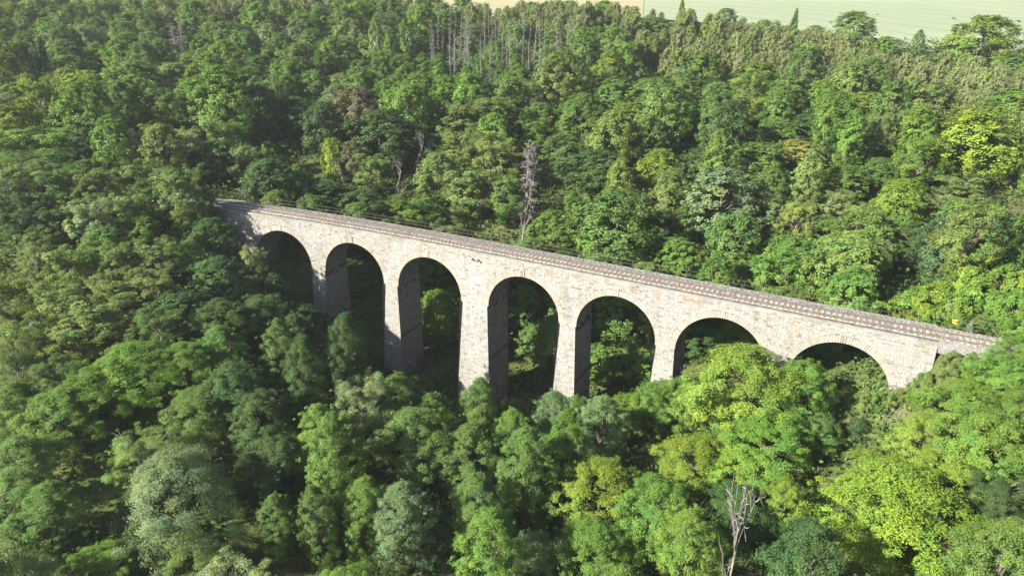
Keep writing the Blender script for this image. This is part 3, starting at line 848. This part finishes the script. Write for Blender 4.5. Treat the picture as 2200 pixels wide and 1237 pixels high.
KCAT = {'R': 'tree', 'T': 'tree', 'L': 'tree', 'W': 'tree', 'U': 'shrub', 'P': 'pine', 'S': 'spruce', 'D': 'dead tree', 'Q': 'dead tree', 'X': 'dead tree', 'B': 'birch'}
KLOOK = {'R': 'round-crowned tree', 'T': 'tall tree', 'L': 'feathery open tree', 'W': 'billowing willow', 'U': 'shrub', 'P': 'pine', 'S': 'conifer', 'D': 'dead conifer', 'Q': 'dead conifer', 'X': 'bare branching tree', 'B': 'white-trunked birch'}
TREES = []      # dicts: kind, col, loc, scale, px, py ...


def add_tree(kind, base, w, H, col, px, py, auto=False, group=None):
    D = math.hypot(base[0] - CAMP[0], base[1] - CAMP[1])
    TREES.append(dict(k=kind, col=col, base=base, w=w, H=H, px=px, py=py, D=D, auto=auto, group=group))


def by_pixel(kind, px, py, wpx, hpx, col, near=1.0):
    """tree whose crown shows at this place and size in the photograph"""
    w0, H0, z0 = DIM[kind]; r = ray(px, py); r = r / (r[:2] @ FH)
    t = np.concatenate([np.arange(36, 330, 0.5), np.arange(330, 700, 3.0)]); P = CAMP + r * t[:, None]; g = ground(P[:, 0], P[:, 1])
    ch = hpx * t / FPX * 0.97; sz = ch / (H0 - z0); hc = sz * (z0 + H0) / 2
    if kind in 'RTLWB': hc = np.maximum(hc, 0.35 * ch + 0.6)
    s_, t_ = vinv(P[:, 0], P[:, 1])
    hit = np.nonzero(P[:, 2] < g + hc)[0]
    i = hit[0] if len(hit) else len(t) - 1
    if near != 1.0: i = int(np.argmin(np.abs(t - t[i] * near)))
    gap = 0.40 * wpx * t / FPX + 0.5; near_line = (s_ > S_L - 5) & (s_ < 60)
    bad = near_line & (t_ > -gap) & (t_ < WID + gap)          # keep crowns off the masonry
    if bad[i]:
        if t_[i] < WID / 2: i = max(int(np.nonzero(bad)[0][0]) - 1, 0)
        else: i = int(np.nonzero(~bad & (np.arange(len(t)) > i))[0][0])
    w = wpx * t[i] / FPX; x, y = P[i, 0], P[i, 1]
    g0 = gz(x, y); top = P[i, 2] + ch[i] / 2
    H = max(top - g0, ch[i] * 0.9)
    if kind == 'U': H = min(H, max(0.85 * w, 1.4 * ch[i]))
    add_tree(kind, (x, y, g0), w * (1.15 if kind in 'RL' else 1.0), H, col, px, py); TREES[-1]['ch'] = ch[i]


L_ = '''
W 390 1065 350 270 s|T 590 1130 115 210 m|T 690 1130 120 260 m|T 790 1105 135 240 m|T 875 1130 175 270 s|T 690 940 140 190 g|L 782 880 150 190 w|T 862 880 135 200 m|T 925 905 115 170 m
T 1032 870 90 140 g|T 1010 1000 165 240 m|T 1105 960 125 210 g|T 1190 918 130 200 s|T 1285 930 155 210 s|R 1232 885 80 90 m|R 1350 885 115 100 g|R 1470 855 120 120 g|R 1100 895 90 90 m|R 1400 865 130 110 g|R 1600 845 240 240 b|R 1712 850 150 190 g|R 1755 930 110 110 m|R 1650 960 210 160 g
R 1490 995 185 150 b|R 1585 1010 150 130 b|R 1290 1070 205 210 b|R 1405 1115 190 240 g|R 1690 1090 105 170 b|X 1550 1140 260 230 n 0.80|U 1700 1215 150 90 g|W 1145 1195 150 170 s|R 1920 1110 330 300 b
L 2150 1185 130 150 m|L 2140 1080 160 170 d|R 2075 885 180 150 g|R 2160 815 130 130 g|R 1985 955 150 150 b|R 2100 955 200 200 g|R 2185 900 130 170 g|R 2060 1010 170 130 b
R 2190 1010 120 150 g|T 60 1010 165 210 m|T 40 885 140 170 g|R 135 905 175 170 g|R 205 855 170 160 g|T 120 1100 170 190 m|T 40 1160 120 160 m|R 230 1215 170 110 g|R 430 1200 150 130 m|R 290 800 180 150 g
R 400 795 135 150 g|R 505 840 150 160 d|R 430 890 160 140 m|R 560 910 150 170 d|T 740 765 80 130 o|T 640 730 110 140 d|R 600 1000 130 170 d|T 545 1030 110 160 d|T 480 760 120 150 m
L 80 575 70 115 w|L 155 580 105 115 o|L 252 570 90 100 o|L 340 560 110 100 o|R 412 555 62 80 g|L 197 480 105 115 w|R 311 492 60 60 g|L 391 425 120 140 o|L 303 390 95 90 m|L 269 405 80 90 w
R 240 310 82 125 g|T 185 320 75 90 t|L 97 318 145 90 g|L 25 330 105 90 g|U 42 272 52 36 b|L 84 368 150 90 m|L 147 385 110 80 m|L 25 430 110 110 d|L 84 460 120 110 d|L 34 490 100 100 d|L 126 485 110 100 d
L 290 315 65 80 w|L 328 300 70 70 o|L 399 315 85 80 w|L 517 355 66 85 w|X 517 405 62 45 n|R 470 605 120 120 d|R 455 505 95 80 d|L 545 585 65 120 w|R 590 630 65 100 d|L 250 630 135 100 o|L 130 660 135 115 o
L 330 630 125 110 o|L 220 690 155 125 o|L 60 740 135 125 o|R 390 670 130 110 d|R 475 700 140 130 d|L 340 710 125 105 m|R 565 690 130 130 d|R 655 700 90 110 d|L 25 640 110 120 o|L 170 740 130 110 o
R 470 345 90 90 d|R 577 385 110 90 d|U 603 430 50 28 g|U 640 375 70 45 g|U 672 292 85 52 s|R 714 340 48 90 b|R 752 345 64 85 n|L 803 375 85 90 o|R 822 295 140 115 d|X 892 318 55 75 n|R 932 322 70 70 t
R 762 243 92 110 n|R 640 252 95 85 d|L 886 458 115 80 g|X 848 380 60 80 n|L 1000 265 115 95 o|L 1062 255 105 95 o|L 990 335 115 110 o|L 1062 355 125 125 o|L 1012 412 125 105 o|L 1085 430 90 110 m
D 1130 372 72 145 n 0.95|X 1122 385 70 110 n 0.95|D 1148 360 36 120 n|U 520 312 70 30 g|U 572 318 60 30 g|U 622 312 60 30 m|U 560 348 60 32 g|U 602 348 60 32 b|U 645 408 66 36 m|U 705 395 70 50 d|U 588 405 60 40 d|R 700 420 90 60 d|R 780 440 90 70 d
R 1188 500 92 105 m|T 1232 445 44 70 g|R 1321 484 172 160 m|R 1334 410 74 44 b|R 1290 522 112 80 g|R 1399 522 84 80 m|T 1473 480 64 90 m|R 1548 435 172 150 s|R 1582 528 124 145 m|R 1650 460 84 90 s|R 1677 552 94 110 g
R 1416 358 84 80 b|R 1280 366 124 90 d|R 1212 325 84 80 m|R 1351 256 84 70 b|R 1460 257 104 80 g|L 1569 243 112 85 o|R 1500 352 62 70 d|R 1633 345 112 80 m|R 1664 291 104 70 m|R 1590 300 80 60 m
R 1709 329 94 58 y|R 1785 246 104 100 g|L 1890 292 66 100 o|T 1966 295 84 140 g|R 2096 310 155 150 b|R 2168 238 112 90 g|R 1739 275 90 60 d|R 1860 318 70 60 d|R 1810 393 104 80 m|R 1886 372 74 70 m
R 1928 436 104 110 b|L 1852 478 84 90 o|L 2067 420 124 90 o|R 2029 530 104 145 t|R 1697 560 124 115 m|R 1655 398 80 80 m|L 1890 560 54 90 w|R 1781 512 84 90 m|L 1802 444 74 70 w|R 2168 520 94 110 d|R 2120 470 90 80 d
U 2105 625 110 70 g|U 1957 648 100 54 g|U 2020 635 105 64 b|U 2160 600 120 70 g|U 2182 655 100 66 g|U 1903 664 76 40 b|X 2096 690 55 50 n|X 2045 672 50 40 n|U 2060 690 60 36 o|U 2150 680 60 40 g
S 20 140 54 120 d|S 60 150 50 110 d|S 90 140 50 120 d|R 153 166 84 90 g|R 178 202 54 68 b|R 293 186 112 105 m|R 377 176 84 80 o|R 476 222 135 155 g|R 247 222 54 50 b|R 115 82 84 60 g|R 300 54 94 60 m|R 255 23 90 44 m
R 76 26 90 40 g|L 361 25 54 60 w|D 377 88 44 76 n|D 390 80 34 66 n|S 509 72 36 68 r|R 443 100 48 54 g|P 432 40 34 70 p|P 455 30 34 70 p|P 482 34 34 70 p|P 520 30 34 66 p|P 540 40 34 66 p|P 505 20 32 50 p|D 568 22 40 60 n
D 588 36 36 60 n|P 660 45 36 80 p|P 610 40 34 70 p|P 640 30 34 60 p|B 810 95 38 110 o|B 838 112 34 100 g|B 874 100 42 110 g|T 940 155 40 76 g|T 905 150 40 70 g|R 1049 208 62 62 t|R 980 200 64 54 m
R 1835 58 72 62 g|T 955 165 34 60 m|T 1000 175 36 60 g|T 1030 150 30 54 m|T 1075 165 34 60 m|T 1110 150 36 60 g|R 1560 38 44 36 m|R 1750 74 44 36 m|R 1905 100 46 40 g|R 1300 20 44 34 m|R 1225 18 40 30 g|R 1140 24 44 34 m|R 1640 62 40 34 g|R 2030 118 50 40 m|R 2180 140 60 46 m|R 2110 85 120 96 b|S 1465 26 30 50 b|S 1705 46 26 54 g|T 1975 92 28 50 m|R 1280 90 54 60 g|R 1180 130 60 50 m|R 1410 60 60 40 m|R 540 10 80 40 m|R 700 50 70 60 g|R 730 25 60 50 g|R 745 110 70 60 o
D 1580 158 40 76 n|D 1775 172 44 70 n|D 1830 166 44 76 n|D 1860 178 44 80 n|D 1712 152 30 70 n|D 1692 164 30 66 n|D 1165 172 34 90 n|D 1300 142 34 84 n|D 1240 160 28 60 n|D 1320 215 44 60 n|D 2000 260 26 50 n
L 1610 235 90 60 b|R 1530 200 70 60 d|R 1620 170 90 70 b|R 1690 205 70 60 g|R 1870 230 80 60 b|R 2010 215 80 60 t|R 1930 230 70 60 b|R 1250 235 80 70 m|R 1160 255 80 70 m|R 1390 200 70 60 m|R 1470 190 70 60 m
R 560 240 90 110 d|R 600 200 90 80 m|R 560 150 80 60 d|R 640 160 70 70 m|T 690 150 40 80 m|R 730 190 60 60 o|R 780 160 60 60 m|R 860 190 60 60 m|R 700 270 80 70 g|R 350 230 80 80 d|R 330 260 60 40 g|R 420 130 70 40 m
R 1425 850 90 80 g|R 975 640 58 56 g|R 1130 660 80 110 m|R 1150 730 80 80 m|R 1330 680 120 130 m|R 1290 780 110 90 g|R 1520 740 110 80 d|R 1000 700 70 70 d|R 760 640 90 110 d|U 1800 790 110 60 g|U 1860 830 70 36 o|U 1770 850 90 60 m
L 40 395 120 110 o|L 120 405 110 100 m|L 200 410 105 100 o|L 330 440 90 100 m|L 280 455 90 90 o|L 440 450 70 90 d|R 2175 765 110 100 g|U 2120 785 70 60 g|R 2195 830 100 100 b|U 2140 650 90 60 g|U 1985 640 90 60 b|U 2075 600 100 70 b|U 2130 575 90 60 b|U 2195 610 90 70 b|U 1930 655 70 44 b|U 2050 668 80 46 b|U 1990 670 70 40 b|U 1930 672 60 36 g|U 2190 700 80 60 g|U 2060 655 90 60 g|U 2110 800 80 60 b|U 2040 800 60 44 o|U 1930 850 60 40 o|U 1900 800 50 30 g|U 2005 752 60 50 m 0.97|U 1995 800 70 50 o|U 1990 775 60 50 m|U 2050 770 60 40 o|U 2090 775 60 44 g|U 1845 920 90 50 d|U 1800 940 80 50 d|U 1880 985 60 40 d|U 1950 930 70 50 m
'''
for ln in L_.split('\n'):
    for e in ln.split('|'):
        if e.strip():
            a = e.split(); by_pixel(a[0], float(a[1]), float(a[2]), float(a[3]), float(a[4]), a[5], float(a[6]) if len(a) > 6 else 1.0)

# pine plantation below the field (polygon in the photograph)
UPB = [(1010, 18), (1200, 12), (1400, 22), (1480, 26), (1640, 50), (1800, 82), (1950, 108), (2060, 130), (2230, 152)]
LOB = [(1010, 60), (1130, 62), (1280, 75), (1400, 118), (1560, 135), (1700, 135), (1860, 150), (1960, 190), (2060, 225), (2230, 250)]
n_p = 0; tries = 0; got = []
while n_p < 262 and tries < 9000:
    tries += 1; px = random.uniform(1010, 2230)
    u, l = np.interp(px, *zip(*UPB)), np.interp(px, *zip(*LOB)); py = random.uniform(u, l)
    if any(abs(px - a) < 8 and abs(py - b) < 6.5 for a, b in got): continue
    got.append((px, py)); hpx = random.choice([random.uniform(30, 48), random.uniform(42, 62)]) * (1 + 0.25 * (px - 1010) / 1200)
    by_pixel('P', px, py + hpx * 0.32, hpx * random.uniform(0.50, 0.66), hpx, random.choice('pppo')); TREES[-1]['group'] = 'young pines of the plantation below the field'; n_p += 1
# the stand of dead spruces
got = []
for _ in range(600):
    if len(got) >= 46: break
    px = 925 + 320 * random.random() ** 1.3; py = random.uniform(62, 142)
    if any(abs(px - a) < 3.2 and abs(py - b) < 16 for a, b in got): continue
    got.append((px, py)); by_pixel('Q', px, py, random.uniform(12, 20), random.uniform(90, 130), 'n'); TREES[-1]['group'] = 'dead spruces standing close together'

# fill the wood between those trees
rows = [(t['base'][0], t['base'][1], t['w'] / 2) for t in TREES]
BX = np.array([r[:2] for r in rows]); BR = np.array([r[2] for r in rows])
cand = RNG.uniform(0, 1, (9000, 2)); nfill = 0
for a, b in cand:
    v = 40 + 245 * b ** 0.85; u = (a - 0.5) * 2 * (v * 0.80 + 8)
    x, y = CAMP[0] + RH[0] * u + FH[0] * v, CAMP[1] + RH[1] * u + FH[1] * v
    s1, t1 = vinv(x, y); s1 = float(s1); t1 = float(t1)
    w = random.uniform(6.5, 10.0) * (1.2 if v > 120 else 1.0)
    if -140 < s1 < 120 and -2.5 - w * 0.3 < t1 < WID + 2.0 + w * 0.35: continue
    g = gz(x, y); px, py, _ = project((x, y, g + 6))
    if not (-140 < px < 2260 and -30 < py < 1300): continue
    if 1000 < px and np.interp(px, *zip(*UPB)) - 40 < py + 5 < np.interp(px, *zip(*LOB)) + 25: continue
    if px > 1380 and py < np.interp(px, *zip(*UPB)) + 10: continue
    if 820 < px < 1400 and py < 14: continue
    if 1740 < px < 1985 and 760 < py < 1010: continue
    if -16 < t1 < 0 and 500 < px < 1620: continue
    if px > 1860 and 520 < py < 740: continue
    d = np.hypot(BX[:, 0] - x, BX[:, 1] - y)
    if (d < 0.74 * (BR + w / 2)).any(): continue
    stand = int(50 + 49 * math.sin(x * 0.043 + 2.1 * math.sin(y * 0.031)) * math.cos(y * 0.037 + 1.7 * math.sin(x * 0.027)))
    def pick(cs): return cs[(stand * len(cs) // 100 + (random.random() < 0.25)) % len(cs)]
    left = px < 560 and py > 280
    if left: k, col = random.choice(['L', 'L', 'R']), pick('omow')
    elif py < 270: k, col = random.choice(['R', 'R', 'R', 'R', 'L']), pick('smgmogb')
    elif t1 > 0: k, col = random.choice(['R', 'R', 'R', 'L', 'T']), pick('dmgogm')
    else: k, col = random.choice(['R', 'T', 'T']), pick('mgdm')
    H = w * random.uniform(1.0, 1.3) if k != 'T' else w * 1.45
    if t1 < 0 and v < 60: H *= 0.85
    add_tree(k, (x, y, g), w * (0.75 if k == 'T' else 1), H, col, px, py, auto=True)
    BX = np.vstack([BX, [x, y]]); BR = np.append(BR, w / 2); nfill += 1
# leave out fill trees that the view shows nothing of
EC = np.array([[t['base'][0], t['base'][1], t['base'][2] + t['H'] * 0.56] for t in TREES]); ER = np.array([[t['w'] * 0.44, t['w'] * 0.44, t['H'] * 0.42] for t in TREES])
keep = []
for i, t in enumerate(TREES):
    if not t['auto']: keep.append(t); continue
    vis = 0
    for ox, oz in ((0, 0.42), (0.3, 0.3), (-0.3, 0.3), (0.4, 0.05), (-0.4, 0.05), (0, 0.1)):
        p = EC[i] + np.array([RH[0] * ox * t['w'], RH[1] * ox * t['w'], oz * t['H']])
        d = (p - CAMP) / ER; o = (CAMP - EC) / ER
        A = (d * d).sum(1); B = (d * o).sum(1); C_ = (o * o).sum(1) - 1; disc = B * B - A * C_
        th = (-B - np.sqrt(np.maximum(disc, 0))) / A; blk = (disc > 0) & (th > 0) & (th < 0.985); blk[i] = False
        vis += not blk.any()
    px, py = t['px'], t['py']
    if vis >= 2 and -60 < px < 2260: keep.append(t)
TREES = keep
print('trees', len(TREES), 'fill', nfill)


def zone(t):
    px, py = t['px'], t['py']; s1, t1 = vinv(t['base'][0], t['base'][1]); t1 = float(t1); s1 = float(s1)
    if px < 0: return 'beyond the left edge of the view'
    if px > 2200: return 'beyond the right edge of the view'
    arch = ORD[int(np.argmin([abs(project(vp(c, 0, -3))[0] - px) for c in ARC]))]
    if t1 < 2:
        if px < 520: return ('on the slope hiding the track end' if py < 540 else 'on the left slope below the track' if py < 760 else 'at the lower left of the wood')
        if px > 1900: return 'on the slope below the right abutment'
        return ('close below the %s arch' if py < 930 else 'low in the foreground under the %s arch') % arch
    if px < 440 and py > 240: return 'beyond the hidden left track end'
    if px > 1860 and py > 560: return 'beside the track at the right abutment'
    band = 'just beyond the viaduct at the %s arch' if py > 400 else 'low on the slope above the %s arch' if py > 250 else 'midway up the slope above the %s arch' if py > 120 else 'high on the slope above the %s arch'
    return band % arch


SHARED = {'young pines of the plantation below the field': 'slim grey-green young pine in the dense plantation below the pale field',
          'dead spruces standing close together': 'thin grey dead spruce in the close-standing dead stand below the fields'}
cells = {}
for t in TREES:
    t['z'] = zone(t)
    if not t['group']: cells.setdefault((t['k'], t['col'], t['z']), []).append(t)
for (k, c, zn), ts in cells.items():
    ts.sort(key=lambda t: t['px']); n = len(ts)
    lead = '' if k in 'DX' else LOOK[c] + ' '
    if k == 'X': lead = 'grey '
    if k == 'D': lead = 'grey '
    for i, t in enumerate(ts):
        o = '' if n == 1 else (', leftmost' if i == 0 else ', rightmost' if i == n - 1 else ', %s from left' % (ORD[i] if i < 12 else '%dth' % (i + 1)))
        t['label'] = lead + KLOOK[k] + ' ' + zn + o
for t in TREES:
    if t['group']: t['label'] = SHARED[t['group']]
GROUPS = {'R': 'broadleaf trees of the valley wood', 'T': 'broadleaf trees of the valley wood', 'L': 'feathery locust trees of the slopes', 'U': 'shrubs on the slopes', 'D': 'dead conifers in the wood',
          'P': 'pines on the skyline', 'S': 'dark conifers', 'B': 'birches with white trunks', 'X': 'bare leafless trees', 'W': 'silvery willows'}
for i, t in enumerate(TREES):
    k = t['k']; lod = 'near' if t['D'] < 92 else 'far'; lib = LIB[(k, lod)]; crown, trunk = lib[(i * 7 + int(t['px'])) % len(lib)]
    w0, H0, z0 = DIM[k]; sx = t['w'] / w0; sz = t['H'] / H0
    sc_ = min(sz, max(t.get('ch', t['H']) * 1.35 / (H0 - z0), sx * 0.7)) if k in 'RTLWB' else sz
    r = random.Random(i); rot = r.uniform(0, 6.28); props = dict(label=t['label'], category=KCAT[k], group=t['group'] or GROUPS[k])
    e = empty(KNAME[k], t['base'], **props); e.rotation_euler = (r.uniform(-0.05, 0.05), r.uniform(-0.05, 0.05), rot); 
    tk = obj('stem' if k == 'U' else 'trunk', trunk, e); tk.scale = (sx, sx, sz)
    if crown is None: continue
    c = obj('crown', crown, e); c.scale = (sx, sx, sc_); c.location = (0, 0, t['H'] - H0 * sc_)
    b = np.array(COLS[t['col']]) * r.uniform(0.86, 1.16) * np.array([r.uniform(0.92, 1.08), 1, r.uniform(0.9, 1.15)])
    c.color = (*b, 1)

# ------------------------------------------------------------------ undergrowth that covers the woodland floor
rng = np.random.default_rng(5); nb = 8200
v = 36 + 230 * rng.random(nb) ** 0.9; u = (rng.random(nb) - 0.5) * 2 * (v * 0.82 + 6)
X = CAMP[0] + RH[0] * u + FH[0] * v; Y = CAMP[1] + RH[1] * u + FH[1] * v
s1, t1 = vinv(X, Y); keep = ~(((s1 < S_L + 6) & (s1 > -110) | (s1 > S_R - 3) & (s1 < 100)) & (t1 > -1.6) & (t1 < WID + 1.6))
keep &= ~((s1 > S_R - 1) & (s1 < 62) & (t1 > -5.5) & (t1 < 0)); X, Y, v = X[keep], Y[keep], v[keep]; Zg = ground(X, Y)
k = 30; n = len(X) * k; R0 = rng.uniform(0.8, 2.0, len(X)) * (1 + v / 260)
d = unit(rng.normal(0, 1, (n, 3)) * np.array([1, 1, 0.6]) + np.array([0, 0, 0.5])); R1 = np.repeat(R0, k)
P = np.repeat(np.stack([X, Y, Zg], 1), k, 0) + d * R1[:, None] * rng.uniform(0.4, 1.0, (n, 1)) * np.array([1.3, 1.3, 0.9])
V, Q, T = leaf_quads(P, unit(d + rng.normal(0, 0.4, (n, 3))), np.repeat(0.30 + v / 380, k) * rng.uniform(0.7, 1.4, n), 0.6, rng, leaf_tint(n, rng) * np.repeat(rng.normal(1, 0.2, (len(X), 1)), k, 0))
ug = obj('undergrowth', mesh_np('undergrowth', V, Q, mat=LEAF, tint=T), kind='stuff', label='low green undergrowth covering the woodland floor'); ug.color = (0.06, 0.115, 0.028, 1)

# ------------------------------------------------------------------ small things by the right abutment
p = vp(49.5, 7.6, 0); g0 = gz(p[0], p[1]); mk = empty('marker_board', (p[0], p[1], g0), label='small yellow two-bar trackside marker in the shrubs beyond the track', category='sign')
mb = MB(); tube(mb, [np.array([0, 0, -0.3]), np.array([0, 0, 1.5])], [0.035, 0.035], 6); obj('post', mb.mesh('post', PAINT), mk)
for hgt, wd in ((1.15, 0.20), (1.45, 0.25)):
    mb = MB(); mb.add([(a * wd, b * 0.02 - 0.045, hgt + c_) for c_ in (-0.07, 0.07) for a, b in ((-1, -1), (1, -1), (1, 1), (-1, 1))], BOXQ); obj('board', mb.mesh('board', YELLOW), mk)
q0, q1 = vp(45.2, -1.6, 0), vp(46.4, -0.9, 0); mb = MB()
z0_, z1_ = gz(q0[0], q0[1]), gz(q1[0], q1[1])
tube(mb, [np.array([q0[0], q0[1], z0_ + 0.1]), np.array([(q0[0] + q1[0]) / 2, (q0[1] + q1[1]) / 2, (z0_ + z1_) / 2 + 0.5]), np.array([q1[0] - 1.6, q1[1], z1_ + 1.6])], [0.07, 0.06, 0.03], 6)
obj('fallen_branch', mb.mesh('fallen_branch', DEADWOOD), label='grey dead branch leaning on the rubble by the right abutment', category='branch')
rng = np.random.default_rng(3); n = 300; s_ = rng.normal(45.0, 1.4, n); t_ = -rng.gamma(2.0, 0.8, n) - 0.2; q = vp(s_, t_, 0); gq = ground(q[:, 0], q[:, 1])
V = OCT_V[None] * (rng.uniform(0.07, 0.22, (n, 1)) * rng.uniform(0.6, 1.4, (n, 3)))[:, None] + np.stack([q[:, 0], q[:, 1], gq + 0.03], 1)[:, None]
obj('rubble', mesh_np('rubble', V.reshape(-1, 3), T=(OCT_T[None] + (np.arange(n) * 6)[:, None, None]).reshape(-1, 3), mat=STONE, tint=np.repeat(rng.normal(0.42, 0.1, (n, 1)) * np.ones((1, 3)), 6, 0)), kind='stuff')

# ------------------------------------------------------------------ summer haze in the air
gmin, gmax = float(GZ.min()) - 1.0, float(max(GZ.max() + 4.0, CAMP[2] + 20.0))
cx, cy = 0.5 * (GX.min() + GX.max()), 0.5 * (GY.min() + GY.max()); hx, hy = 0.5 * (GX.max() - GX.min()) + 8, 0.5 * (GY.max() - GY.min()) + 8
hm = bpy.data.materials.new('haze'); hm.use_nodes = True; ht = hm.node_tree; ht.nodes.clear()
ho = ht.nodes.new('ShaderNodeOutputMaterial'); hv = ht.nodes.new('ShaderNodeVolumePrincipled')
hv.inputs['Color'].default_value = (0.86, 0.92, 1.0, 1); hv.inputs['Density'].default_value = 0.00017; hv.inputs['Anisotropy'].default_value = 0.2
ht.links.new(hv.outputs[0], ho.inputs['Volume'])
c = np.array([[cx + a * hx, cy + b * hy, z] for z in (gmin, gmax) for a, b in ((-1, -1), (1, -1), (1, 1), (-1, 1))])
obj('haze', mesh_np('haze', c, BOXQ, mat=hm), kind='stuff')
print('haze box', gmin, gmax, hx, hy)
